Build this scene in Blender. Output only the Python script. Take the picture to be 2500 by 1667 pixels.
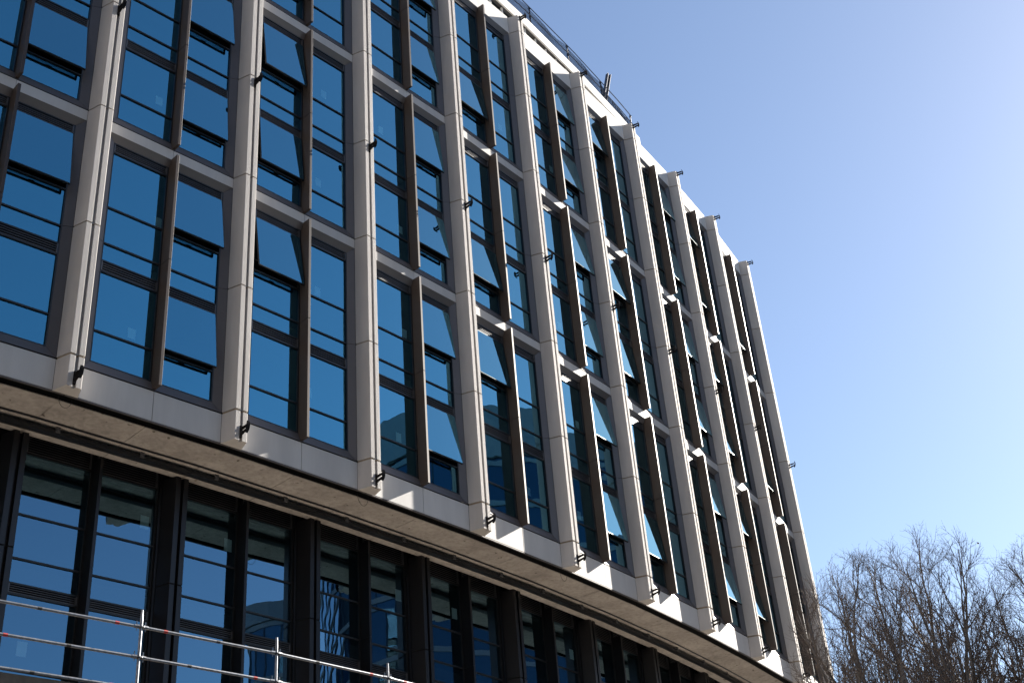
import bpy, bmesh, math, random
from mathutils import Matrix, Vector
R = math.radians
random.seed(7)
scene = bpy.context.scene
for o in list(bpy.data.objects): bpy.data.objects.remove(o)
col = scene.collection
EYE = 1.6
# ------------------------------------------------------------------ camera
F_PX, PPX, PPY, PITCH, ROLL = 3179.338, 78.622, -22.670, R(31.86606), R(-5.86415)
cam_d = bpy.data.cameras.new('camera'); cam = bpy.data.objects.new('camera', cam_d); col.objects.link(cam)
cam_d.sensor_fit = 'HORIZONTAL'; cam_d.sensor_width = 36
cam_d.lens = F_PX/2500*36
cam_d.shift_x = -PPX/2500; cam_d.shift_y = PPY/2500
cam_d.clip_start = .1; cam_d.clip_end = 5000
_w = Vector((0, math.cos(PITCH), math.sin(PITCH))); _r = Vector((1, 0, 0)); _u = Vector((0, -math.sin(PITCH), math.cos(PITCH)))
_r2 = _r*math.cos(ROLL)+_u*math.sin(ROLL); _u2 = -_r*math.sin(ROLL)+_u*math.cos(ROLL)
cam.matrix_world = Matrix(((_r2.x, _u2.x, -_w.x, 0), (_r2.y, _u2.y, -_w.y, 0), (_r2.z, _u2.z, -_w.z, EYE), (0, 0, 0, 1)))
scene.camera = cam
# ------------------------------------------------------------------ sky and sun
SUN_AZ, SUN_EL = R(43.1), R(31.3)      # azimuth from +X towards +Y
world = bpy.data.worlds.new('World'); scene.world = world; world.use_nodes = True
wn = world.node_tree.nodes; wl = world.node_tree.links
bg = wn['Background']; sky = wn.new('ShaderNodeTexSky')
sky.sky_type = 'NISHITA'; sky.sun_disc = False
sky.sun_elevation = SUN_EL; sky.sun_rotation = math.pi/2-SUN_AZ
sky.altitude = 0; sky.air_density = 0.92; sky.dust_density = 0.34; sky.ozone_density = 1.5
wl.new(sky.outputs[0], bg.inputs[0]); bg.inputs[1].default_value = 0.05
sd = bpy.data.lights.new('sun', 'SUN'); sun = bpy.data.objects.new('sun', sd); col.objects.link(sun)
sd.energy = 5.0; sd.angle = R(.53); sd.color = (1, .93, .83)
sun.rotation_euler = Vector((-math.cos(SUN_EL)*math.cos(SUN_AZ), -math.cos(SUN_EL)*math.sin(SUN_AZ), -math.sin(SUN_EL))).to_track_quat('-Z', 'Y').to_euler()
sun.location = (30, 30, 60)
vs = scene.view_settings; vs.view_transform = 'Standard'; vs.look = 'None'; vs.exposure = 1.9; vs.gamma = 1; vs.use_curve_mapping = False

# ------------------------------------------------------------------ materials
M = {}
def nodes(name):
    m = bpy.data.materials.new(name); m.use_nodes = True; M[name] = m
    nt = m.node_tree; b = nt.nodes['Principled BSDF']; return m, nt, b
def mat(name, c, rough=.6, metal=0, var=.10, scale=3.0, bump=0, bscale=60, spec=.5, obvar=.05, streak=False):
    m, nt, b = nodes(name); N = nt.nodes.new; Lk = nt.links.new
    geo = N('ShaderNodeNewGeometry'); info = N('ShaderNodeObjectInfo')
    vec = N('ShaderNodeMapping'); Lk(geo.outputs['Position'], vec.inputs['Vector'])
    if streak: vec.inputs['Scale'].default_value = (1, 1, .18)
    n1 = N('ShaderNodeTexNoise'); n1.inputs['Scale'].default_value = scale; n1.inputs['Detail'].default_value = 6; n1.inputs['Roughness'].default_value = .65
    Lk(vec.outputs[0], n1.inputs['Vector'])
    mr = N('ShaderNodeMapRange'); mr.inputs[1].default_value = .28; mr.inputs[2].default_value = .72
    mr.inputs[3].default_value = 1-var; mr.inputs[4].default_value = 1+var; Lk(n1.outputs['Fac'], mr.inputs[0])
    mo = N('ShaderNodeMapRange'); mo.inputs[3].default_value = 1-obvar; mo.inputs[4].default_value = 1+obvar; Lk(info.outputs['Random'], mo.inputs[0])
    mu = N('ShaderNodeMath'); mu.operation = 'MULTIPLY'; Lk(mr.outputs[0], mu.inputs[0]); Lk(mo.outputs[0], mu.inputs[1])
    mx = N('ShaderNodeVectorMath'); mx.operation = 'SCALE'; mx.inputs[0].default_value = c; Lk(mu.outputs[0], mx.inputs['Scale'])
    Lk(mx.outputs[0], b.inputs['Base Color'])
    b.inputs['Roughness'].default_value = rough; b.inputs['Metallic'].default_value = metal; b.inputs['Specular IOR Level'].default_value = spec
    if bump:
        n2 = N('ShaderNodeTexNoise'); n2.inputs['Scale'].default_value = bscale; n2.inputs['Detail'].default_value = 4
        Lk(geo.outputs['Position'], n2.inputs['Vector'])
        bp = N('ShaderNodeBump'); bp.inputs['Strength'].default_value = bump; bp.inputs['Distance'].default_value = .01
        Lk(n2.outputs['Fac'], bp.inputs['Height']); Lk(bp.outputs[0], b.inputs['Normal'])
    return m
mat('stone', (.49, .465, .445), .8, var=.11, scale=1.9, bump=1.0, bscale=75, spec=.3, obvar=.07, streak=True)
mat('panel', (.50, .487, .472), .7, var=.10, scale=1.4, bump=.15, bscale=40, spec=.35, obvar=.06, streak=True)
mat('white_wall', (.66, .64, .61), .8, var=.05, scale=1.2, bump=.2, spec=.3)
mat('reveal', (.105, .095, .095), .42, .25, var=.05, scale=2)
mat('fin', (.052, .039, .033), .5, .12, var=.09, scale=2.5, spec=.35)
mat('frame', (.018, .019, .022), .4, .3, var=.1)
mat('louvre', (.10, .10, .108), .45, .4, var=.1)
mat('black', (.008, .008, .008), .8, var=.2)
mat('dark_clad', (.012, .012, .015), .36, .3, var=.08, scale=1.5)
mat('joint', (.30, .24, .17), .9, var=.2, scale=20)
mat('interior', (.03, .03, .03), .9, var=.15, scale=.6)
mat('paper', (.88, .90, .88), .8, var=.04)
mat('lamp_metal', (.018, .017, .018), .7, 0, var=.1, spec=.0)
mat('lamp_face', (.016, .016, .018), .7, 0, var=.1, spec=.0)
mat('galv', (.22, .23, .25), .46, .8, var=.4, scale=18)
mat('red_tape', (.42, .03, .025), .6, var=.15, scale=20)
mat('tape_dark', (.03, .03, .032), .7)
mat('plank', (.16, .13, .10), .85, var=.25, scale=6)
mat('net', (.035, .05, .085), .8, var=.3, scale=4)
mat('steel', (.07, .07, .085), .5, .4)
mat('cable', (.02, .02, .02), .6)
mat('bark', (.20, .17, .145), .9, var=.35, scale=8, bump=.4, bscale=30)
mat('twig', (.16, .125, .105), .9, var=.3, scale=3)
mat('dry_leaf', (.23, .085, .035), .8, var=.4, scale=5)
mat('ground', (.075, .072, .068), .9, var=.15, scale=.3)
mat('paving', (.44, .39, .33), .85, var=.12, scale=.8)
mat('asphalt', (.055, .055, .057), .9, var=.2, scale=2)
mat('tower_band', (.24, .27, .30), .5, .2, var=.08)
mat('tower_dark', (.035, .05, .07), .3, .2, var=.1)
mat('bounce_tan', (.20, .155, .125), .8, var=.12)  # warm tan of the unseen added blocks, picked for warm bounce light
def concrete():
    m, nt, b = nodes('soffit'); N = nt.nodes.new; Lk = nt.links.new
    geo = N('ShaderNodeNewGeometry')
    n1 = N('ShaderNodeTexNoise'); n1.inputs['Scale'].default_value = .9; n1.inputs['Detail'].default_value = 8; n1.inputs['Roughness'].default_value = .7
    n2 = N('ShaderNodeTexNoise'); n2.inputs['Scale'].default_value = 7; n2.inputs['Detail'].default_value = 5; n2.inputs['Distortion'].default_value = .6
    n3 = N('ShaderNodeTexNoise'); n3.inputs['Scale'].default_value = 4.5; n3.inputs['Detail'].default_value = 2
    for n in (n1, n2, n3): Lk(geo.outputs['Position'], n.inputs['Vector'])
    r1 = N('ShaderNodeValToRGB'); r1.color_ramp.elements[0].position = .3; r1.color_ramp.elements[0].color = (.28, .25, .227, 1)
    r1.color_ramp.elements[1].position = .7; r1.color_ramp.elements[1].color = (.47, .427, .39, 1); Lk(n1.outputs['Fac'], r1.inputs[0])
    r2 = N('ShaderNodeValToRGB'); r2.color_ramp.elements[0].position = .3; r2.color_ramp.elements[0].color = (.75, .75, .75, 1)
    r2.color_ramp.elements[1].position = .6; r2.color_ramp.elements[1].color = (1, 1, 1, 1); Lk(n2.outputs['Fac'], r2.inputs[0])
    r3 = N('ShaderNodeValToRGB'); r3.color_ramp.elements[0].position = .27; r3.color_ramp.elements[0].color = (.35, .33, .3, 1)
    r3.color_ramp.elements[1].position = .31; r3.color_ramp.elements[1].color = (1, 1, 1, 1); Lk(n3.outputs['Fac'], r3.inputs[0])
    a = N('ShaderNodeMix'); a.data_type = 'RGBA'; a.blend_type = 'MULTIPLY'; a.inputs[0].default_value = 1; Lk(r1.outputs[0], a.inputs[6]); Lk(r2.outputs[0], a.inputs[7])
    c = N('ShaderNodeMix'); c.data_type = 'RGBA'; c.blend_type = 'MULTIPLY'; c.inputs[0].default_value = 1; Lk(a.outputs[2], c.inputs[6]); Lk(r3.outputs[0], c.inputs[7])
    Lk(c.outputs[2], b.inputs['Base Color']); b.inputs['Roughness'].default_value = .85
    bp = N('ShaderNodeBump'); bp.inputs['Strength'].default_value = .3; bp.inputs['Distance'].default_value = .02; Lk(n2.outputs['Fac'], bp.inputs['Height']); Lk(bp.outputs[0], b.inputs['Normal'])
concrete()
def glass(name, r0, tint, trans, wav=.025):
    m = bpy.data.materials.new(name); m.use_nodes = True; M[name] = m
    nt = m.node_tree; nt.nodes.clear(); N = nt.nodes.new; Lk = nt.links.new
    out = N('ShaderNodeOutputMaterial'); mix = N('ShaderNodeMixShader'); g = N('ShaderNodeBsdfGlossy'); t = N('ShaderNodeBsdfTransparent')
    g.inputs['Roughness'].default_value = .0; g.inputs['Color'].default_value = (*tint, 1); t.inputs['Color'].default_value = (*trans, 1)
    lw = N('ShaderNodeLayerWeight'); lw.inputs['Blend'].default_value = .5
    p = N('ShaderNodeMath'); p.operation = 'POWER'; p.inputs[1].default_value = 4.5; Lk(lw.outputs['Facing'], p.inputs[0])
    mr = N('ShaderNodeMapRange'); mr.inputs[3].default_value = r0; mr.inputs[4].default_value = 1; Lk(p.outputs[0], mr.inputs[0])
    tm = N('ShaderNodeMix'); tm.data_type = 'RGBA'; tm.inputs[6].default_value = (*tint, 1); tm.inputs[7].default_value = (.85, .94, 1, 1)
    pt = N('ShaderNodeMath'); pt.operation = 'POWER'; pt.inputs[1].default_value = 3.0; Lk(lw.outputs['Facing'], pt.inputs[0]); Lk(pt.outputs[0], tm.inputs[0]); Lk(tm.outputs[2], g.inputs['Color'])
    Lk(mr.outputs[0], mix.inputs[0]); Lk(t.outputs[0], mix.inputs[1]); Lk(g.outputs[0], mix.inputs[2]); Lk(mix.outputs[0], out.inputs[0])
    geo = N('ShaderNodeNewGeometry'); info = N('ShaderNodeObjectInfo')
    ad = N('ShaderNodeVectorMath'); ad.operation = 'ADD'; Lk(geo.outputs['Position'], ad.inputs[0])
    sc = N('ShaderNodeMath'); sc.operation = 'MULTIPLY'; sc.inputs[1].default_value = 40; Lk(info.outputs['Random'], sc.inputs[0]); Lk(sc.outputs[0], ad.inputs[1])
    n = N('ShaderNodeTexNoise'); n.inputs['Scale'].default_value = 1.3; n.inputs['Detail'].default_value = 1; Lk(ad.outputs[0], n.inputs['Vector'])
    bp = N('ShaderNodeBump'); bp.inputs['Strength'].default_value = wav; bp.inputs['Distance'].default_value = .05; Lk(n.outputs['Fac'], bp.inputs['Height'])
    wn_ = N('ShaderNodeTexWhiteNoise'); wn_.noise_dimensions = '1D'; Lk(info.outputs['Random'], wn_.inputs['W'])
    sb = N('ShaderNodeVectorMath'); sb.operation = 'SUBTRACT'; sb.inputs[1].default_value = (.5, .5, .5); Lk(wn_.outputs['Color'], sb.inputs[0])
    s2 = N('ShaderNodeVectorMath'); s2.operation = 'SCALE'; s2.inputs['Scale'].default_value = .02; Lk(sb.outputs[0], s2.inputs[0])
    an = N('ShaderNodeVectorMath'); an.operation = 'ADD'; Lk(geo.outputs['Normal'], an.inputs[0]); Lk(s2.outputs[0], an.inputs[1])
    nm = N('ShaderNodeVectorMath'); nm.operation = 'NORMALIZE'; Lk(an.outputs[0], nm.inputs[0]); Lk(nm.outputs[0], bp.inputs['Normal'])
    Lk(bp.outputs[0], g.inputs['Normal'])
glass('glass', .45, (.21, .68, .92), (.42, .57, .59))
glass('lower_glass', .33, (.34, .66, .90), (.40, .52, .54), .014)
glass('tower_glass', .22, (.35, .6, .8), (.05, .06, .07), .02)

# ------------------------------------------------------------------ mesh helpers
class MB:
    def __init__(s): s.v = []; s.f = []
    def prism(s, poly, z0, z1):
        """poly: list of (x, n) with n positive outwards; local y = -n"""
        k = len(s.v); m = len(poly)
        s.v += [(x, -n, z0) for x, n in poly]+[(x, -n, z1) for x, n in poly]
        s.f += [tuple(range(k, k+m))[::-1], tuple(range(k+m, k+2*m))]
        s.f += [(k+i, k+(i+1) % m, k+m+(i+1) % m, k+m+i) for i in range(m)]
        return s
    def box(s, x0, x1, n0, n1, z0, z1):
        return s.prism([(x0, n0), (x1, n0), (x1, n1), (x0, n1)], z0, z1)
    def hexa(s, p):
        """eight points: 0-3 one end, 4-7 other end"""
        k = len(s.v); s.v += [tuple(q) for q in p]
        s.f += [(k, k+3, k+2, k+1), (k+4, k+5, k+6, k+7)]+[(k+i, k+(i+1) % 4, k+4+(i+1) % 4, k+4+i) for i in range(4)]
        return s
    def tube(s, pts, rads, sides=6, caps=True):
        k = len(s.v); n = len(pts)
        pts = [Vector(p) for p in pts]
        up = Vector((0, 0, 1)); prev = None
        for i, p in enumerate(pts):
            d = (pts[min(i+1, n-1)]-pts[max(i-1, 0)])
            if d.length < 1e-9: d = Vector((0, 0, 1))
            d.normalize()
            if prev is None:
                a = d.cross(up if abs(d.z) < .95 else Vector((1, 0, 0))); a.normalize()
            else:
                a = prev-d*prev.dot(d)
                if a.length < 1e-6: a = d.cross(Vector((1, 0, 0)))
                a.normalize()
            prev = a; b = d.cross(a)
            for j in range(sides):
                th = 2*math.pi*j/sides; q = p+(a*math.cos(th)+b*math.sin(th))*rads[i]; s.v.append(tuple(q))
        for i in range(n-1):
            for j in range(sides):
                a0 = k+i*sides+j; a1 = k+i*sides+(j+1) % sides; s.f.append((a0, a1, a1+sides, a0+sides))
        if caps:
            s.f.append(tuple(range(k, k+sides))[::-1]); s.f.append(tuple(range(k+(n-1)*sides, k+n*sides)))
        return s
    def mesh(s, name, m, fix=True, smooth=False):
        me = bpy.data.meshes.new(name); me.from_pydata(s.v, [], s.f)
        if fix:
            bm = bmesh.new(); bm.from_mesh(me); bmesh.ops.recalc_face_normals(bm, faces=bm.faces); bm.to_mesh(me); bm.free()
        me.materials.append(M[m])
        if smooth:
            for p in me.polygons: p.use_smooth = True
        return me
def put(name, me, parent=None, loc=None, rz=None):
    o = bpy.data.objects.new(name, me); col.objects.link(o)
    if parent: o.parent = parent
    if loc: o.location = loc
    if rz: o.rotation_euler = (0, 0, rz)
    return o
def tag(o, label=None, cat=None, group=None, kind=None):
    if label: o['label'] = label
    if cat: o['category'] = cat
    if group: o['group'] = group
    if kind: o['kind'] = kind
    return o
cache = {}
def shared(key, build):
    if key not in cache: cache[key] = build()
    return cache[key]

# ------------------------------------------------------------------ setting
g = MB(); g.v = [(-1500, -1500, 0), (1500, -1500, 0), (1500, 1500, 0), (-1500, 1500, 0)]; g.f = [(0, 1, 2, 3)]
tag(put('ground', g.mesh('ground', 'ground')), kind='structure')
# pale paving to bounce light onto the soffit (built below, after the plan)
# ------------------------------------------------------------------ main building: measured plan
C = [(-17.2507, 18.8184), (-14.0217, 21.9271), (-10.9168, 25.1599), (-7.9381, 28.5092), (-5.087, 31.9678), (-2.3646, 35.5286), (0.2287, 39.1846), (2.6925, 42.9289), (5.0272, 46.7552), (7.2332, 50.657), (9.3115, 54.6283), (11.4044, 59.121)]
CI = {i-1: Vector(c) for i, c in enumerate(C)}          # columns -1 .. 10
Z0 = 16.4034+EYE
J = [0.0, 3.803, 7.6, 11.391, 15.322, 19.234, 22.702, 23.603]
NB = range(-1, 10)
def bay(i):
    a, b = CI[i], CI[i+1]; d = b-a; return a, math.atan2(d.y, d.x), d.length
def colang(i):
    a = CI[max(i-1, -1)]; b = CI[min(i+1, 10)]; d = b-a; return math.atan2(d.y, d.x)
def W(i, x, n, z):
    a, ang, L = bay(i); return Vector((a.x+math.cos(ang)*x+math.sin(ang)*n, a.y+math.sin(ang)*x-math.cos(ang)*n, z))
bld = bpy.data.objects.new('office_building', None); col.objects.link(bld); bld.location = (CI[4].x, CI[4].y, 0)
tag(bld, 'curved office building with pale stone columns, blue glass windows and bronze fins', 'building')
def part(name, me, c, ang, z=Z0):
    return put(name, me, bld, (c.x-bld.location.x, c.y-bld.location.y, z), ang)
def flat(name, me):                                       # mesh given in world coordinates
    return put(name, me, bld, (-bld.location.x, -bld.location.y, 0))
ch = .007
PROF = [(-.13, -.42), (-ch*.4, -ch*1.2), (ch*1.2, 0), (.14-ch, 0), (.14, -ch), (.14, -.07), (.22, -.07), (.22, -ch), (.22+ch, 0), (.36-ch*1.2, 0), (.36+ch*.4, -ch*1.2), (.49, -.42)]
CORE = [(-.10, -.43), (.02, -.03), (.13, -.03), (.13, -.085), (.23, -.085), (.23, -.03), (.34, -.03), (.46, -.43)]
ZB = -.85                                                  # foot of the columns
def column(i):
    ang = colang(i)
    cu = part('column', shared('core', lambda: MB().prism(CORE, ZB+.03, J[7]-.03).mesh('column', 'joint')), CI[i], ang)
    js = [ZB]+J
    for k in range(len(js)-1):
        lo = js[k]+(0 if k == 0 else (.030 if k == 1 else .020)); hi = js[k+1]-(0 if k == len(js)-2 else (.030 if k == 0 else .020))
        put('stone_panel', shared(('cp', k), lambda: MB().prism(PROF, lo, hi).mesh('stone_panel', 'stone')), cu)
for i in range(0, 11): column(i)

XA, XD = .505, .145                                        # bay panels start/stop from the column lines
NF = -.42                                                  # front plane of bars and base panels
def ring(x0, x1, z0, z1, n, xi0, xi1, zi0, zi1, ni, th=.02):
    o = [(x0, -n, z0), (x1, -n, z0), (x1, -n, z1), (x0, -n, z1)]; q = [(xi0, -ni, zi0), (xi1, -ni, zi0), (xi1, -ni, zi1), (xi0, -ni, zi1)]
    return o, q
def splay(a, b, c, d, th=.03):
    """slab through four points, thickened inwards (+y)"""
    p = [a, b, c, d]; return MB().hexa(p+[(x, y+th, z) for x, y, z in p])
OPEN = {(0, 1, 1, 1), (0, 1, 2, 0), (0, 1, 2, 1)}          # (bay, side, level, storey); side 0 left of the fin, 1 right
OPEN |= {(1, 1, l, s) for l in (1, 2) for s in (0, 1)}
OPEN |= {(2, 0, 1, 1), (2, 0, 2, 0), (2, 0, 2, 1), (2, 0, 3, 0)}
OPEN |= {(3, 1, l, s) for l in (1, 2, 3) for s in (0, 1)}
OPEN |= {(4, 0, 1, 1), (4, 0, 2, 0), (4, 0, 3, 0)}
OPEN |= {(5, 1, l, s) for l in (1, 2, 3) for s in (0, 1)}
OPEN |= {(6, 0, 1, 0), (6, 0, 2, 1), (6, 0, 2, 0), (6, 0, 3, 1)}
OPEN |= {(7, 1, l, s) for l in (1, 2, 3) for s in (0, 1)}
OPEN |= {(8, 0, l, s) for l in (1, 2, 3) for s in (0, 1)}
OPEN |= {(9, 0, 3, 0), (9, 0, 2, 0)}
# sheets of paper stuck inside: (bay, side, level, storey, x fraction, z above the big pane's foot)
PAPER = [(1, 0, 1, 0, .58, .12), (1, 0, 1, 1, .86, .05), (1, 0, 2, 0, .68, .30), (1, 0, 2, 1, .60, .9),
         (2, 1, 2, 1, .42, .30), (2, 1, 2, 0, .30, .28), (2, 1, 1, 1, .30, .10), (2, 1, 1, 0, .12, .35),
         (3, 0, 2, 1, .28, .25), (3, 0, 2, 0, .74, .20), (3, 0, 1, 1, .75, .08), (3, 0, 1, 0, .52, .06),
         (4, 1, 2, 0, .25, .30), (4, 1, 1, 0, .35, .15), (4, 1, 3, 0, .5, .3), (5, 0, 2, 0, .45, .2), (5, 0, 3, 0, .85, .2), (5, 0, 1, 1, .72, .1), (5, 0, 1, 0, .40, .15),
         (6, 1, 1, 0, .4, .4), (7, 0, 1, 1, .5, .3)]
def window(i, side, lev, L, c, ang, xi0, xi1, zi0, zi1, jm, dark=False, off=0., solo=True):
    """one glazed unit, two storeys tall, from zi0 to zi1, floor joint at jm"""
    fm = 'frame'
    n0 = -.525+off; n1 = -.62+off; ng = -.575+off
    fr = .035; tr = .022
    zs = [(zi0+fr, None)]
    if not dark:
        lo = jm-3.803
        tz = [lo+1.205, lo+2.94, lo+3.26, jm, jm+1.13, zi1-.30]
    else:
        lo = jm-3.803
        tz = [lo+1.205, lo+2.94, lo+3.19, jm, jm+1.10, jm+2.70]
    def frame_mesh():
        m = MB()
        m.box(xi0, xi0+fr, n1, n0, zi0, zi1); m.box(xi1-fr, xi1, n1, n0, zi0, zi1)
        m.box(xi0+fr, xi1-fr, n1, n0, zi0, zi0+fr); m.box(xi0+fr, xi1-fr, n1, n0, zi1-fr, zi1)
        for z in tz: m.box(xi0+fr, xi1-fr, n1+.01, n0-.012, z-tr, z+tr)
        return m.mesh('window', fm)
    key = ('w', round(L, 2), side, lev, dark)
    w = part('window', shared(key, frame_mesh), c, ang)
    edges = [zi0+fr]+tz+[zi1-fr]
    kinds = ['p', 'P', 'l', 'p', 'p', 'P', 'l'] if not dark else ['p', 'P', 'l', 'p', 'p', 'P', 'l']
    joined = MB(); has_joined = False
    for k, kd in enumerate(kinds):
        za, zb = edges[k]+tr*(k > 0), edges[k+1]-tr*(k < 6)
        a, b = xi0+fr, xi1-fr
        if kd == 'l':
            def lou():
                m = MB(); fw = .03
                m.box(a, a+fw, n1+.02, n0-.005, za, zb); m.box(b-fw, b, n1+.02, n0-.005, za, zb)
                ns = max(4, round((zb-za)/.062)); h = (zb-za)/ns
                for q in range(ns):
                    zc = za+(q+.5)*h
                    m.hexa([(a+fw, -(n0-.012), zc-h*.40), (b-fw, -(n0-.012), zc-h*.40), (b-fw, -(n0-.012), zc-h*.16), (a+fw, -(n0-.012), zc-h*.16),
                            (a+fw, -(n0-.055), zc-h*.10), (b-fw, -(n0-.055), zc-h*.10), (b-fw, -(n0-.055), zc+h*.06), (a+fw, -(n0-.055), zc+h*.06)])
                return m.mesh('louvre', 'louvre')
            lv = put('louvre', shared(key+('l', k), lou), w)
            put('louvre_back', shared(key+('lb', k), lambda: MB().box(a, b, n1+.005, n1+.015, za, zb).mesh('louvre_back', 'black')), w); continue
        st = 0 if k < 4 else 1
        if kd == 'P' and not dark and (i, side, lev, st) in OPEN:
            var = (i*5+lev*3+st*2+side) % 4; th = R((5.2, 6.4, 7.2, 7.8)[var])
            def mp(x, d, v): return (x, -(n0+.0+d*math.cos(th)+v*math.sin(th)), zb+tr-v*math.cos(th)+d*math.sin(th))
            h = zb-za+tr*1.6; sf = .045
            def sash():
                m = MB()
                for (x0, x1, v0, v1) in ((a, a+sf, 0, h), (b-sf, b, 0, h), (a+sf, b-sf, 0, sf), (a+sf, b-sf, h-sf, h)):
                    m.hexa([mp(x0, 0, v0), mp(x1, 0, v0), mp(x1, 0, v1), mp(x0, 0, v1), mp(x0, -.055, v0), mp(x1, -.055, v0), mp(x1, -.055, v1), mp(x0, -.055, v1)])
                for x in (a+.02, b-.05):                   # stays
                    m.hexa([(x, -n0, za+.30), (x+.02, -n0, za+.30), (x+.02, -n0, za+.33), (x, -n0, za+.33)]+[(q[0], q[1], q[2]) for q in (mp(x, -.06, h-.12), mp(x+.02, -.06, h-.12), mp(x+.02, -.06, h-.15), mp(x, -.06, h-.15))])
                xm = (a+b)/2
                m.hexa([mp(xm-.08, -.05, h-.02), mp(xm+.08, -.05, h-.02), mp(xm+.08, -.05, h-.05), mp(xm-.08, -.05, h-.05), mp(xm-.08, -.09, h-.02), mp(xm+.08, -.09, h-.02), mp(xm+.08, -.09, h-.05), mp(xm-.08, -.09, h-.05)])
                return m.mesh('sash', fm)
            def spane():
                m = MB(); m.v = [mp(a+.012, .004, .012), mp(b-.012, .004, .012), mp(b-.012, .004, h-.02), mp(a+.012, .004, h-.02)]; m.f = [(0, 3, 2, 1)]; return m.mesh('pane', 'glass', False)
            put('sash', shared(key+('s', k, var), sash), w)
            put('pane', shared(key+('sp', k, var), spane), w)
            continue
        if solo:
            def pane():
                m = MB(); m.v = [(a, -ng, za), (b, -ng, za), (b, -ng, zb), (a, -ng, zb)]; m.f = [(0, 1, 2, 3)]; return m.mesh('pane', 'lower_glass' if dark else 'glass', False)
            put('pane', shared(key+('p', k), pane), w)
        else:
            kk = len(joined.v); joined.v += [(a, -ng, za), (b, -ng, za), (b, -ng, zb), (a, -ng, zb)]; joined.f.append((kk, kk+1, kk+2, kk+3)); has_joined = True
    if has_joined:
        tag(put('glazing', joined.mesh('glazing', 'lower_glass' if dark else 'glass', False), w), kind='stuff')
    for (pi, ps, pl, pst, fx, hz) in PAPER:
        if (pi, ps, pl) == (i, side, lev) and not dark:
            zz = (tz[0] if pst == 0 else tz[4])+.03+hz; x = xi0+(xi1-xi0)*fx
            put('paper_sheet', MB().box(x, x+.21, ng-.03, ng-.025, zz, zz+.297).mesh('paper_sheet', 'paper'), w)
    return w
for i in NB:
    c, ang, L = bay(i); xc = L/2+.18
    x0, x1 = XA, L-XD
    # base panels, two to a bay
    for s, (a, b) in enumerate(((x0, xc-.008), (xc+.008, x1))):
        part('base_panel', shared(('bp', s, round(L, 2)), lambda: MB().box(a, b, NF-.05, NF, ZB+.03, -.02).mesh('base_panel', 'panel')), c, ang)
    part('base_trim', shared(('bt', round(L, 2)), lambda: MB().box(x0-.3, x1+.3, NF-.055, NF-.006, ZB-.004, ZB+.022).mesh('base_trim', 'reveal')), c, ang)
    for lev in (1, 2, 3):
        zl, zm, zh = J[2*lev-2], J[2*lev-1], J[2*lev]
        top = zh-.34 if lev < 3 else zh+.03
        zi0, zi1 = zl+.29, top-.215
        a0, a1 = x0+.225, x1-.225
        # bar above the window: backing and two face panels
        if lev < 3:
            br = part('spandrel_bar', shared(('bar', lev, round(L, 2)), lambda: MB().box(x0-.15, x1+.15, NF-.3, NF-.02, zh-.33, zh+.03).mesh('spandrel_bar', 'black')), c, ang)
            for s, (a, b) in enumerate(((x0, xc-.006), (xc+.006, x1))):
                put('bar_panel', shared(('barp', s, lev, round(L, 2)), lambda: MB().box(a, b, NF-.05, NF, zh-.34, zh-.012).mesh('bar_panel', 'panel')), br)
        else:
            for s, (a, b) in enumerate(((x0, xc-.006), (xc+.006, x1))):
                part('parapet_panel', shared(('par', s, round(L, 2)), lambda: MB().box(a, b, NF-.30, NF, top, 23.67).mesh('parapet_panel', 'white_wall')), c, ang)
        # splayed surround with mitred corners
        zo = zl+.025; no, ni = NF-.004, -.525
        sr = part('window_surround', shared(('sb', lev, round(L, 2)), lambda: MB().box(x0-.02, a0-.005, -.63, -.56, zo, top).box(a1+.005, x1+.02, -.63, -.56, zo, top).box(a0-.005, a1+.005, -.63, -.56, zo, zi0-.005).box(a0-.005, a1+.005, -.63, -.56, zi1+.005, top).mesh('window_surround', 'black')), c, ang)
        def P(x, n, z): return (x, -n, z)
        gp = .004
        put('sill_panel', shared(('sill', lev, round(L, 2)), lambda: splay(P(x0+gp, no, zo), P(x1-gp, no, zo), P(a1-gp, ni, zi0), P(a0+gp, ni, zi0)).mesh('sill_panel', 'reveal')), sr)
        put('head_panel', shared(('head', lev, round(L, 2)), lambda: splay(P(x0+gp, no, top), P(a0+gp, ni, zi1), P(a1-gp, ni, zi1), P(x1-gp, no, top)).mesh('head_panel', 'reveal')), sr)
        for s in (0, 1):
            xo, xi = (x0, a0) if s == 0 else (x1, a1)
            put('jamb_panel', shared(('j0', lev, s, round(L, 2)), lambda: splay(P(xo, no, zo+gp), P(xi, ni, zi0+gp), P(xi, ni, zm-.006), P(xo, no, zm-.006)).mesh('jamb_panel', 'reveal')), sr)
            put('jamb_panel', shared(('j1', lev, s, round(L, 2)), lambda: splay(P(xo, no, zm+.006), P(xi, ni, zm+.006), P(xi, ni, zi1-gp), P(xo, no, top-gp)).mesh('jamb_panel', 'reveal')), sr)
        # fin
        fb, ft = zl+.05, top+.01
        fn = part('fin', shared(('finc', lev), lambda: MB().box(-.03, .03, -.60, -.175, fb+.01, ft-.01).mesh('fin', 'black')), W(i, xc, 0, 0), ang)
        for (p0, p1, k) in ((fb, zm-.011, 0), (zm+.011, ft, 1)):
            put('fin_panel', shared(('finp', lev, k), lambda: MB().prism([(-.042, -.60), (.042, -.60), (.042, -.160), (.037, -.155), (-.037, -.155), (-.042, -.160)], p0, p1).mesh('fin_panel', 'fin')), fn)
        solo = (0 <= i <= 6) and not (lev == 3 and i < 2)
        for s, (a, b) in enumerate(((a0, xc-.05), (xc+.05, a1))):
            window(i, s, lev, L, c, ang, a, b, zi0, zi1, zm, solo=solo)
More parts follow.
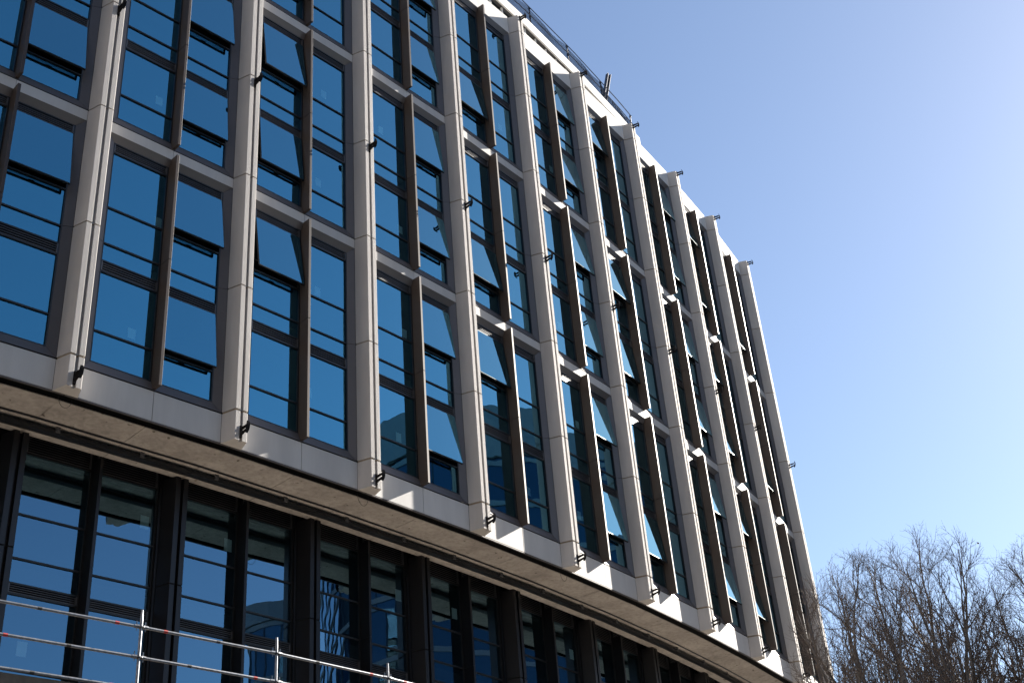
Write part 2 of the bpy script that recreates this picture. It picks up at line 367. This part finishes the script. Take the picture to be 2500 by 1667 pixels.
# ------------------------------------------------------------------ dark recessed storeys under the soffit
D = 2.54; ZS = -.875
DPROF = [(-.13, -.42-D), (0, -D), (.135, -D), (.135, -.12-D), (.225, -.12-D), (.225, -D), (.36, -D), (.49, -.42-D)]
DCORE = [(-.10, -.44-D), (.02, -.04-D), (.13, -.04-D), (.13, -.14-D), (.23, -.14-D), (.23, -.04-D), (.34, -.04-D), (.46, -.44-D)]
for i in range(0, 11):
    ang = colang(i)
    cu = part('lower_column', shared('dcore', lambda: MB().prism(DCORE, -7.55, ZS-.005).mesh('lower_column', 'black')), CI[i], ang)
    for k, (lo, hi) in enumerate(((-7.6, -3.83), (-3.79, ZS-.002))):
        put('cladding_panel', shared(('dp', k), lambda: MB().prism(DPROF, lo, hi).mesh('cladding_panel', 'dark_clad')), cu)
for i in NB:
    c, ang, L = bay(i); xc = L/2+.18; x0, x1 = XA, L-XD; a0, a1 = x0+.1, x1-.1
    zi0, zi1 = -7.3, -.40
    fn = part('lower_fin', shared('dfc', lambda: MB().box(-.03, .03, -.66-D, -.18-D, -7.5, ZS-.01).mesh('lower_fin', 'black')), W(i, xc, 0, 0), ang)
    for k, (lo, hi) in enumerate(((-7.55, -3.806), (-3.794, ZS-.004))):
        put('fin_panel', shared(('dfp', k), lambda: MB().box(-.042, .042, -.60-D, -.155-D, lo, hi).mesh('fin_panel', 'dark_clad')), fn)
    sb = part('lower_surround', shared(('dsb', round(L, 2)), lambda: MB().box(x0-.1, a0, -.66-D, -.44-D, -7.6, -.3).box(a1, x1+.1, -.66-D, -.44-D, -7.6, -.3).box(a0, a1, -.66-D, -.5-D, -7.6, zi0).mesh('lower_surround', 'dark_clad')), c, ang)
    for s, (a, b) in enumerate(((a0, xc-.05), (xc+.05, a1))):
        w = window(i, s, 0, L, c, ang, a, b, zi0, zi1, -3.8, dark=True, off=-D, solo=(0 <= i <= 4))
        # rolled blind box behind the head of the glass
        put('blind_box', shared(('bb', s, round(L, 2)), lambda: MB().tube([(a+.05, .66+D, -1.25), (b-.05, .66+D, -1.25)], [.06, .06], 8).mesh('blind_box', 'interior')), w)
        if (i, s) in ((0, 0), (1, 1), (2, 0), (3, 1), (4, 0), (5, 1), (0, 1)):
            x = b-.36 if (i, s) != (1, 1) else b-.40
            put('paper_sheet', MB().box(x, x+.24, -.575-D-.03, -.575-D-.025, -2.25, -1.9).mesh('paper_sheet', 'paper'), w)
        if (i, s) in ((0, 0), (1, 0)):
            x = a+.45; put('paper_sheet', MB().box(x, x+.24, -.575-D-.03, -.575-D-.025, -6.05, -5.7).mesh('paper_sheet', 'paper'), w)
    # soffit panels with open joints, shadow gap to the base panels
    h = L/2
    for k, (a, b) in enumerate(((.18, .18+h), (.18+h, L+.18))):
        part('soffit_panel', shared(('so', k, round(L, 2)), lambda: MB().box(a+.009, b-.009, -2.66, -.72, ZS, ZS+.022).mesh('soffit_panel', 'soffit')), c, ang)
    part('soffit_recess', shared(('sr', round(L, 2)), lambda: MB().box(-.1, L+.25, -2.66, -.745, ZS+.026, ZS+.45).box(-.1, L+.25, -.745, -.48, ZS+.43, ZS+.45).box(-.1, L+.25, -.50, -.48, ZS+.02, ZS+.43).mesh('soffit_recess', 'black')), c, ang)
    rl = part('soffit_rail', shared(('rl', round(L, 2)), lambda: MB().box(-.02, L+.02, -2.10, -1.90, ZS-.18, ZS-.08).mesh('soffit_rail', 'frame')), c, ang)
    for k in (0, 1):
        x = .75+k*h
        put('rail_clip', shared(('rc', k, round(L, 2)), lambda: MB().box(x, x+.11, -1.895, -1.86, ZS-.15, ZS).mesh('rail_clip', 'louvre')), rl)
    rd = part('soffit_tube', shared(('cd', round(L, 2)), lambda: MB().tube([(-.05, 1.70, ZS-.03), (L+.05, 1.70, ZS-.03)], [.022, .022], 6).mesh('soffit_tube', 'frame')), c, ang)  # thin dark tube running along the soffit beside the rail
    # podium below the picture
    part('podium_wall', shared(('pw', round(L, 2)), lambda: MB().box(-.02, L+.02, -.9-D, -.3-D, -Z0, -7.6).mesh('podium_wall', 'dark_clad')), c, ang)
# ------------------------------------------------------------------ floors, core, roof, top storey (world coordinates)
def curve(n, i0=-1, i1=10):
    out = []
    for i in range(i0, i1+1):
        ang = colang(i); c = CI[i]; out.append((c.x+math.sin(ang)*n+.18*math.cos(ang), c.y-math.cos(ang)*n+.18*math.sin(ang)))
    return out
def strip(n0, n1, z0, z1, name, m, i0=-1, i1=10):
    A, B = curve(n0, i0, i1), curve(n1, i0, i1); k = len(A); mb = MB()
    mb.v = [(x, y, z0) for x, y in A]+[(x, y, z0) for x, y in B]+[(x, y, z1) for x, y in A]+[(x, y, z1) for x, y in B]
    for j in range(k-1):
        mb.f += [(j, j+1, k+j+1, k+j), (2*k+j, 3*k+j, 3*k+j+1, 2*k+j+1), (j, 2*k+j, 2*k+j+1, j+1), (k+j, k+j+1, 3*k+j+1, 3*k+j)]
    mb.f += [(0, k, 3*k, 2*k), (k-1, 3*k-1, 4*k-1, 2*k-1)]
    return flat(name, mb.mesh(name, m))
for zz in (-7.6, -3.8): strip(-.75-D, -12, Z0+zz-.45, Z0+zz-.12, 'floor_slab', 'interior')
for k in range(0, 7): strip(-.75, -12, Z0+J[k]-.48, Z0+J[k]-.12, 'floor_slab', 'interior')
strip(-.74, -12, Z0+J[6]+.2, Z0+23.40, 'roof_slab', 'white_wall')
strip(-11.8, -12.1, 0, Z0+23.3, 'core_wall', 'interior')
# end wall at the far column
e = MB(); a = CI[10]; ang = colang(10)
e.box(.36, .60, -12, -.43, 0, Z0+23.67); part('end_wall', e.mesh('end_wall', 'white_wall'), a, ang, 0)
e = MB(); e.box(-.2, 0, -12, -.43, 0, Z0+23.67); part('end_wall', e.mesh('end_wall', 'white_wall'), CI[-1], colang(-1), 0)
# set-back top storey: glazing, posts, fascia with rounded end
ZW, ZF0, ZF1 = Z0+23.40, Z0+28.08, Z0+28.65
strip(-2.74, -2.8, ZW, ZF0+.2, 'top_storey_glazing', 'tower_glass', -1, 8)
strip(-6.0, -6.2, ZW, ZF0+.2, 'top_storey_wall', 'interior', -1, 8)
def fpt(s, n):
    """point on offset curve; s in columns (float)"""
    P_ = curve(n, -1, 10); k = s+1; j = max(0, min(len(P_)-2, int(math.floor(k)))); f = k-j
    a, b = Vector(P_[j]), Vector(P_[j+1]); return a+(b-a)*f
FE = 8.72
for k in range(0, 20):
    s0, s1 = -1+k*.5, -1+(k+1)*.5
    if s0 >= FE-.3: break
    s1 = min(s1, FE-.2)
    pts = [fpt(s0+.002, -2.5), fpt((s0+s1)/2, -2.5), fpt(s1-.002, -2.5), fpt(s1-.002, -2.58), fpt((s0+s1)/2, -2.58), fpt(s0+.002, -2.58)]
    if s1 >= FE-.21:                                        # rounded end
        arc = []
        d = (fpt(FE, -2.5)-fpt(FE-.5, -2.5)).normalized(); nn = Vector((d.y, -d.x)); cc = fpt(FE-.2, -2.5)-nn*.9
        for q in range(0, 9): th = math.pi/2-q*math.pi/16; arc.append(cc+nn*.9*math.sin(th)+d*.9*math.cos(th))
        pts = [fpt(s0+.002, -2.5)]+arc+[fpt(FE-.2, -3.6), fpt(s0+.002, -3.6)]
    mb = MB(); mb.prism([(p.x, -p.y) for p in pts], ZF0, ZF1)
    fo = flat('fascia_panel', mb.mesh('fascia_panel', 'white_wall'))
    m_ = fpt((s0+s1)/2, -2.497); d = (fpt(s1, -2.5)-fpt(s0, -2.5)).normalized(); nn = Vector((d.y, -d.x))
    q = [m_-d*.22, m_+d*.22, m_+d*.22+nn*.006, m_-d*.22+nn*.006]
    put('vent_plate', MB().prism([(p.x, -p.y) for p in q], ZF0+.17, ZF0+.25).mesh('vent_plate', 'panel'), fo)
strip(-2.585, -12, ZF0+.02, ZF0+.35, 'top_roof', 'reveal', -1, 8)
for k in range(0, 46):
    s = -1+k*.2
    if s > 8.0: break
    p = fpt(s, -2.68); flat('top_post', MB().tube([(p.x, p.y, ZW), (p.x, p.y, ZF0)], [.055, .055], 8).mesh('top_post', 'white_wall'))

pv = MB(); A_, B_ = curve(-3.2), curve(19); k = len(A_)
pv.v = [(x, y, .12) for x, y in A_]+[(x, y, .12) for x, y in B_]+[(x, y, -.05) for x, y in A_]+[(x, y, -.05) for x, y in B_]
for j in range(k-1): pv.f += [(j, k+j, k+j+1, j+1), (k+j, 3*k+j, 3*k+j+1, k+j+1)]
tag(put('bounce_paving', pv.mesh('bounce_paving', 'paving')), kind='structure')  # out of view; made broad and pale to throw light up at the soffit
# ------------------------------------------------------------------ lamps on the columns
ORD = ['', 'first', 'second', 'third', 'fourth', 'fifth', 'sixth', 'seventh', 'eighth', 'ninth', 'tenth']
def lamp(i, z, where, up):
    ang = colang(i); c = CI[i]
    o = bpy.data.objects.new('bracket_lamp', None); col.objects.link(o)
    o.location = (c.x+.18*math.cos(ang), c.y+.18*math.sin(ang), Z0+z); o.rotation_euler = (0, 0, ang)
    tag(o, f'small dark bracket lamp at the {where} of the {ORD[i]} stone column from the left', 'lamp', 'bracket lamps on the stone columns')
    put('mounting_plate', shared('lp', lambda: MB().box(-.035, .035, -.065, .012, -.16, .16).mesh('mounting_plate', 'lamp_metal')), o)
    for s in (-1, 1):
        put('arm', shared(('la', s, up), lambda: MB().hexa([(-.03, -.01, s*.07-.028), (.03, -.01, s*.07-.028), (.03, -.01, s*.07+.028), (-.03, -.01, s*.07+.028), (-.025, -.25, s*.055-.02+.03*up), (.025, -.25, s*.055-.02+.03*up), (.025, -.25, s*.055+.02+.03*up), (-.025, -.25, s*.055+.02+.03*up)]).mesh('arm', 'lamp_metal')), o)
    def head():
        m = MB(); prev = None; N = 8
        prof = []
        for q in range(N+1):
            v = -1+2*q/N; zz = v*.15+.03*up; nn = .25+.035*(1-v*v)+(.03*v*up)
            hw = .05*(1-.35*max(0, abs(v)-.5)*2)
            prof.append((hw, nn, zz))
        for q in range(N):
            (w0, a0, z0), (w1, a1, z1) = prof[q], prof[q+1]
            m.hexa([(-w0, -a0, z0), (w0, -a0, z0), (w0, -a0-.022, z0), (-w0, -a0-.022, z0), (-w1, -a1, z1), (w1, -a1, z1), (w1, -a1-.022, z1), (-w1, -a1-.022, z1)])
        return m.mesh('lamp_head', 'lamp_face')
    put('lamp_head', shared(('lh', up), head), o)
for i in range(1, 11):
    lamp(i, -.60, 'foot', 1)
    lamp(i, J[3]-.23, 'mid height', 1)
    if i >= 5: lamp(i, J[7]-.10, 'top', 0)

# ------------------------------------------------------------------ cable loops under the shadow gap
for i, x, r, lab in ((0, L-.2, .16, 'thin black cable loop hanging under the soffit edge below the first stone column'), (3, .25, .2, 'thin black cable loop hanging under the soffit edge below the third stone column'), (5, .2, .2, 'thin black cable loop hanging under the soffit edge below the fifth stone column')):
    p = [W(i, x+r*math.cos(t), -.62, Z0+ZS+.05-1.6*r*math.sin(t)) for t in [math.pi*q/12 for q in range(13)]]
    mb = MB().tube(p, [.006]*13, 5); tag(put('cable_loop', mb.mesh('cable_loop', 'cable')), lab, 'cable', 'cable loops under the soffit')

# ------------------------------------------------------------------ guardrail on the roof edge
gr = bpy.data.objects.new('roof_guardrail', None); col.objects.link(gr); p = fpt(6, -2.62); gr.location = (p.x, p.y, ZF1)
tag(gr, 'steel tube guardrail with blue netting along the curved roof edge', 'guardrail')
def rel(o, v): return tuple(Vector(v)-o.location)
GS = [FE-.35-k*.748 for k in range(0, 10)]
for s in GS:
    p = fpt(s, -2.62)
    put('post', MB().tube([rel(gr, (p.x, p.y, ZF1)), rel(gr, (p.x, p.y, ZF1+1.28))], [.03, .03], 8).mesh('post', 'steel'), gr)
    put('coupler', MB().tube([rel(gr, (p.x, p.y, ZF1+1.12)), rel(gr, (p.x, p.y, ZF1+1.22))], [.055, .055], 8).mesh('coupler', 'steel'), gr)
    put('coupler', MB().tube([rel(gr, (p.x, p.y, ZF1+.58)), rel(gr, (p.x, p.y, ZF1+.68))], [.055, .055], 8).mesh('coupler', 'steel'), gr)
for z in (.63, 1.17):
    k = 60; pts = [rel(gr, (*fpt(GS[-1]+(GS[0]-GS[-1])*q/k, -2.56), ZF1+z)) for q in range(k+1)]
    put('rail', MB().tube(pts, [.026]*(k+1), 6).mesh('rail', 'steel'), gr)
rnd = random.Random(3)
for q in range(len(GS)-1):
    s1, s0 = GS[q], GS[q+1]; mb = MB()
    K = 46; prevs = None; sag0 = rnd.uniform(.05, .2) if q else .45
    for k in range(K+1):
        f = k/K; s = s0+(s1-s0)*f
        topz = ZF1+1.15-sag0*4*f*(1-f)*rnd.uniform(.9, 1.1)-(.25*f if q == 0 else 0)
        p = fpt(s, -2.60-.03*math.sin(f*9+q)); b = Vector((p.x, p.y, ZF1)); t = Vector((p.x, p.y, topz))
        mb.tube([rel(gr, b), rel(gr, t)], [.009, .009], 3, False)
        if prevs:
            for h in range(1, 13): mb.tube([rel(gr, prevs[0].lerp(prevs[1], h/12)), rel(gr, b.lerp(t, h/12))], [.009, .009], 3, False)
        prevs = (b, t)
    tag(put('netting', mb.mesh('netting', 'net', False), gr), kind='stuff')
# steel section standing behind the guardrail
def wpt(i, x, n, z): v = W(i, x, n, z); return v
o = bpy.data.objects.new('steel_upright', None); col.objects.link(o); o.location = W(7, 3.8, -3.2, ZF1-.25)
o.rotation_euler = (0, R(21.4), bay(7)[1])
tag(o, 'dark steel section leaning up above the roof guardrail', 'steel post')
put('web', MB().box(-.12, .12, -.01, .01, 0, 4.5).mesh('web', 'steel'), o)
for s in (-1, 1): put('flange', MB().box(s*.12-.012, s*.12+.012, -.09, .09, 0, 4.5+.12*s).mesh('flange', 'steel'), o)

# ------------------------------------------------------------------ scaffold rails at lower left
sc = bpy.data.objects.new('scaffold_guardrail', None); col.objects.link(sc)
PO = [(-6.825, 19.612), (-5.101, 21.485), (-3.497, 23.435)]
PO = [(-6.825-2.56*math.cos(R(46.0)), 19.612-2.56*math.sin(R(46.0)))]+PO+[(-3.497+2.54*math.cos(R(53)), 23.435+2.54*math.sin(R(53)))]
sc.location = (PO[2][0], PO[2][1], 0)
tag(sc, 'galvanised scaffold guardrail of steel tubes in front of the dark lower storey', 'scaffold')
ZR = 7.5+EYE
rails = [ZR, ZR-.49, ZR-.98]
for k, (x, y) in enumerate(PO):
    put('standard', MB().tube([rel(sc, (x, y, 0)), rel(sc, (x, y, ZR+.10)), rel(sc, (x, y, ZR+.275))], [.0242, .0242, .019], 12).mesh('standard', 'galv', smooth=False), sc)
    for z in rails:
        mb = MB().tube([rel(sc, (x, y, z-.012)), rel(sc, (x, y, z+.0))], [.062, .062], 10)
        for s in (-1, 1):
            q = PO[min(k+1, 4)] if s > 0 else PO[max(k-1, 0)]
            d = Vector((q[0]-x, q[1]-y, 0))
            if d.length > .1:
                d.normalize(); a = Vector((x, y, z))+d*.04; b = Vector((x, y, z))+d*.12
                mb.tube([rel(sc, a), rel(sc, b)], [.036, .030], 8)
                e = Vector((x, y, z))+d*.075; mb.tube([rel(sc, e+Vector((0, 0, -.07))), rel(sc, e+Vector((0, 0, .09)))], [.007, .011], 4)
        put('coupler', mb.mesh('coupler', 'galv'), sc)
for z in rails:
    for k in range(len(PO)-1):
        a, b = Vector((*PO[k], z)), Vector((*PO[k+1], z)); d = (b-a).normalized()
        rl = put('rail', MB().tube([rel(sc, a+d*.05), rel(sc, b-d*.05)], [.0242, .0242], 12).mesh('rail', 'galv'), sc)
        for f, m_ in ((.84, 'red_tape'), (.35, 'tape_dark')) if (k+int(z*10)) % 2 else ((.17, 'red_tape'), (.55, 'tape_dark')):
            p = a.lerp(b, f); put('marking_band', MB().tube([rel(sc, p-d*.035), rel(sc, p+d*.035)], [.0255, .0255], 12).mesh('marking_band', m_), rl)
for k in range(len(PO)-1):
    a, b = Vector((*PO[k], 0)), Vector((*PO[k+1], 0)); d = (b-a).normalized(); nn = Vector((-d.y, d.x, 0))
    for q in range(3):
        o0 = nn*(.05+q*.24)
        pts = [a+o0, b+o0, b+o0+nn*.225, a+o0+nn*.225]
        put('plank', MB().prism([(rel(sc, p)[0], -rel(sc, p)[1]) for p in pts], ZR-1.25, ZR-1.19).mesh('plank', 'plank'), sc)
    pts = [a+nn*.03, b+nn*.03, b+nn*.048, a+nn*.048]
    put('toe_board', MB().prism([(rel(sc, p)[0], -rel(sc, p)[1]) for p in pts], ZR-1.19, ZR-1.03).mesh('toe_board', 'plank'), sc)

# ------------------------------------------------------------------ bare trees
def grow_tree(seed, base, H, rx, label, nl=10, dens=1.0, bare=.34):
    """bare tree: trunk, ascending limbs, branches and twigs kept inside an egg-shaped crown"""
    rn = random.Random(seed)
    root = bpy.data.objects.new('bare_tree', None); col.objects.link(root); root.location = (base[0], base[1], 0)
    tag(root, label, 'tree', 'bare winter trees')
    trunk, twig, leaf = MB(), MB(), MB()
    zc = H*(.5+bare*.5)-.3; rz = H-zc
    bumps = [(Vector((rn.gauss(0, 1), rn.gauss(0, 1), rn.gauss(0, 1))).normalized(), rn.uniform(-.09, .05)) for _ in range(14)]
    def inside(p, k=1.0):
        q = Vector((p.x/rx, p.y/rx, (p.z-zc)/rz)); r = q.length
        if r < 1e-6: return True
        u = q/r; e = 1.0
        for b, a in bumps:
            d = u.dot(b)
            if d > .6: e += a*(d-.6)*2.5
        return r < e*k
    def rv(s): return Vector((rn.gauss(0, s), rn.gauss(0, s), rn.gauss(0, s)))
    def path(p, d, length, n, wob, trop, k=1.0, free=False):
        pts = [p.copy()]
        for _ in range(n):
            d = (d+rv(wob)+Vector((0, 0, trop))).normalized(); p = p+d*(length/n)
            if not free and not inside(p, k) and len(pts) > 1: break
            pts.append(p.copy())
        return pts
    def at(pts, f):
        k = f*(len(pts)-1); j = min(int(k), len(pts)-2); return pts[j].lerp(pts[j+1], k-j), (pts[j+1]-pts[j]).normalized()
    def side(d, ang):
        a = d.cross(rv(1).normalized()); a.normalize(); return (d*math.cos(ang)+a*math.sin(ang)).normalized()
    def twiglet(p, d, length, r, lv):
        n = 4 if lv else 3; pts = path(p, d, length, n, .12, .09, 1.0+.06*rn.random())
        m_ = len(pts)-1
        twig.tube(pts, [r*(1-.62*k/max(m_, 1)) for k in range(m_+1)], 3, False)
        if m_ < 2: return
        if lv > 0:
            m = rn.choice((2, 3, 4))
            for q in range(int(m*dens+rn.random())):
                pp, dd = at(pts, .2+.78*(q+rn.random())/m); twiglet(pp, side(dd, rn.uniform(.45, .95)), length*rn.uniform(.42, .68), r*.68, lv-1)
        elif rn.random() < .003:
            s = .03; q = pts[-1]; a, b = rv(s), rv(s); k = len(leaf.v); leaf.v += [tuple(q), tuple(q+a), tuple(q+a+b), tuple(q+b)]; leaf.f.append((k, k+1, k+2, k+3))
    r0 = H*.0135
    tp = path(Vector((0, 0, -.1)), Vector((0, 0, 1)), H*.62, 10, .035, .06, free=True)
    trunk.tube(tp, [r0*(1.35 if k == 0 else 1)*(1-.70*k/10) for k in range(11)], 10)
    limbs = []
    for q in range(nl):
        az = 2.4*q+rn.random()*.5; f = .42+.57*q/(nl-1); pp, dd = at(tp, f)
        inc = rn.uniform(.30, .72)*(1-.35*f)
        d = Vector((math.cos(az)*math.sin(inc), math.sin(az)*math.sin(inc), math.cos(inc))).normalized()
        ln = (H-pp.z)*1.05
        pts = path(pp, d, ln, 14, .075, .06, .97); m_ = len(pts)-1; rr = r0*.50*(1-.45*f)+.018
        mb = MB(); mb.tube(pts, [rr*(1-.86*k/m_) for k in range(m_+1)], 6, True); limbs.append(mb)
        nb = 11
        for b in range(nb):
            g_ = .12+.86*(b+rn.random())/nb; p2, d2 = at(pts, g_)
            l2 = max(1.1, ln*(1-g_*.6)*rn.uniform(.26, .42))
            bp_ = path(p2, side(d2, rn.uniform(.35, .85)), l2, 7, .13, .10); m2 = len(bp_)-1
            if m2 < 2: continue
            r2 = max(.016, rr*(1-.8*g_)*.55)
            mb.tube(bp_, [r2*(1-.70*k/m2) for k in range(m2+1)], 4, False)
            m = int(7*dens)
            for w in range(m):
                p3, d3 = at(bp_, .15+.85*(w+rn.random())/m); twiglet(p3, side(d3, rn.uniform(.35, .9)), rn.uniform(.55, 1.0), max(.0075, r2*.42), 2)
    put('trunk', trunk.mesh('trunk', 'bark', False, True), root)
    for mb in limbs: put('limb', mb.mesh('limb', 'bark', False, True), root)
    tag(put('twigs', twig.mesh('twigs', 'twig', False), root), kind='stuff')
    if leaf.v: tag(put('dry_leaves', leaf.mesh('dry_leaves', 'dry_leaf', False), root), kind='stuff')
    return root
grow_tree(11, (9.4, 34.6), 15.9, 2.7, 'tallest bare winter tree, its broad crown in the middle of the group', 12)
grow_tree(23, (12.9, 35.8), 15.2, 2.5, 'bare winter tree at the far right, cut off by the picture edge', 11)
grow_tree(37, (7.15, 32.3), 13.9, 2.4, 'bare winter tree whose left branches cross the end of the office building', 10)
grow_tree(41, (13.6, 43.8), 16.4, 3.2, 'bare winter tree behind, between the tallest one and the picture edge', 8, .6)
grow_tree(53, (10.9, 46.7), 17.6, 3.2, 'bare winter tree farthest back, behind the tallest one', 8, .6)

# ------------------------------------------------------------------ buildings seen in the window reflections, and unseen blocks added to cut sky light
def tower(name, label, foot, H, fl, mod, glassm='tower_glass'):
    o = bpy.data.objects.new(name, None); col.objects.link(o); cx = sum(p[0] for p in foot)/len(foot); cy = sum(p[1] for p in foot)/len(foot); o.location = (cx, cy, 0)
    tag(o, label, 'building')
    L_ = [(x-cx, -(y-cy)) for x, y in foot]
    def grow(d): 
        k = []
        for x, y in L_:
            r = math.hypot(x, y); k.append((x*(1+d/r), y*(1+d/r)))
        return k
    put('glass_body', MB().prism(L_, .5, H-1.5).mesh('glass_body', glassm), o)
    put('inner_body', MB().prism(grow(-2.0), 0, H-2).mesh('inner_body', 'tower_dark'), o)
    z = 4.5
    while z < H-2:
        put('floor_band', MB().prism(grow(.10), z-.22, z+.22).mesh('floor_band', 'tower_band'), o); z += fl
    put('crown', MB().prism(grow(.25), H-3.2, H).mesh('crown', 'tower_band'), o)
    n = len(L_)
    for k in range(n):
        a, b = Vector(L_[k]), Vector(L_[(k+1) % n]); m = max(1, int((b-a).length/mod))
        for q in range(m):
            p = a.lerp(b, q/m)*1.002; put('mullion', MB().box(p.x-.06, p.x+.06, p.y-.06, p.y+.06, .5, H-1.5).mesh('mullion', 'tower_dark'), o)
    return o
arc = [(66+9*math.cos(t), 50+9*math.sin(t)) for t in [math.pi+math.pi/2*q/8 for q in range(9)]]
tower('glass_tower', 'dark glass tower with a rounded corner across the street, seen in the window reflections', [(57, 79)]+arc+[(92, 41), (92, 79)], 55, 3.9, 4.5)

tower('sky_block_rear', 'unseen tall brown block added behind the viewer to keep sky light off the columns', [(20, -6), (0, -31), (-20, -54), (0, -76), (48, -22)], 62, 3.8, 5.0, 'bounce_tan')  # unseen, added to dim the left faces of the columns
tower('sky_block_left', 'unseen tall brown block added behind the viewer on the left to cut sky light', [(-34, -26), (-58, -56), (-84, -36), (-58, -6)], 60, 3.8, 6.0, 'bounce_tan')  # also unseen, added to block more sky on the left

tower('glass_block', 'lower dark glass block across the street beside the tower, seen in the window reflections', [(74, 38)]+[(80+6*math.cos(t), 32+6*math.sin(t)) for t in [math.pi+math.pi/2*q/6 for q in range(7)]]+[(104, 26), (104, 38)], 47, 3.9, 4.0)
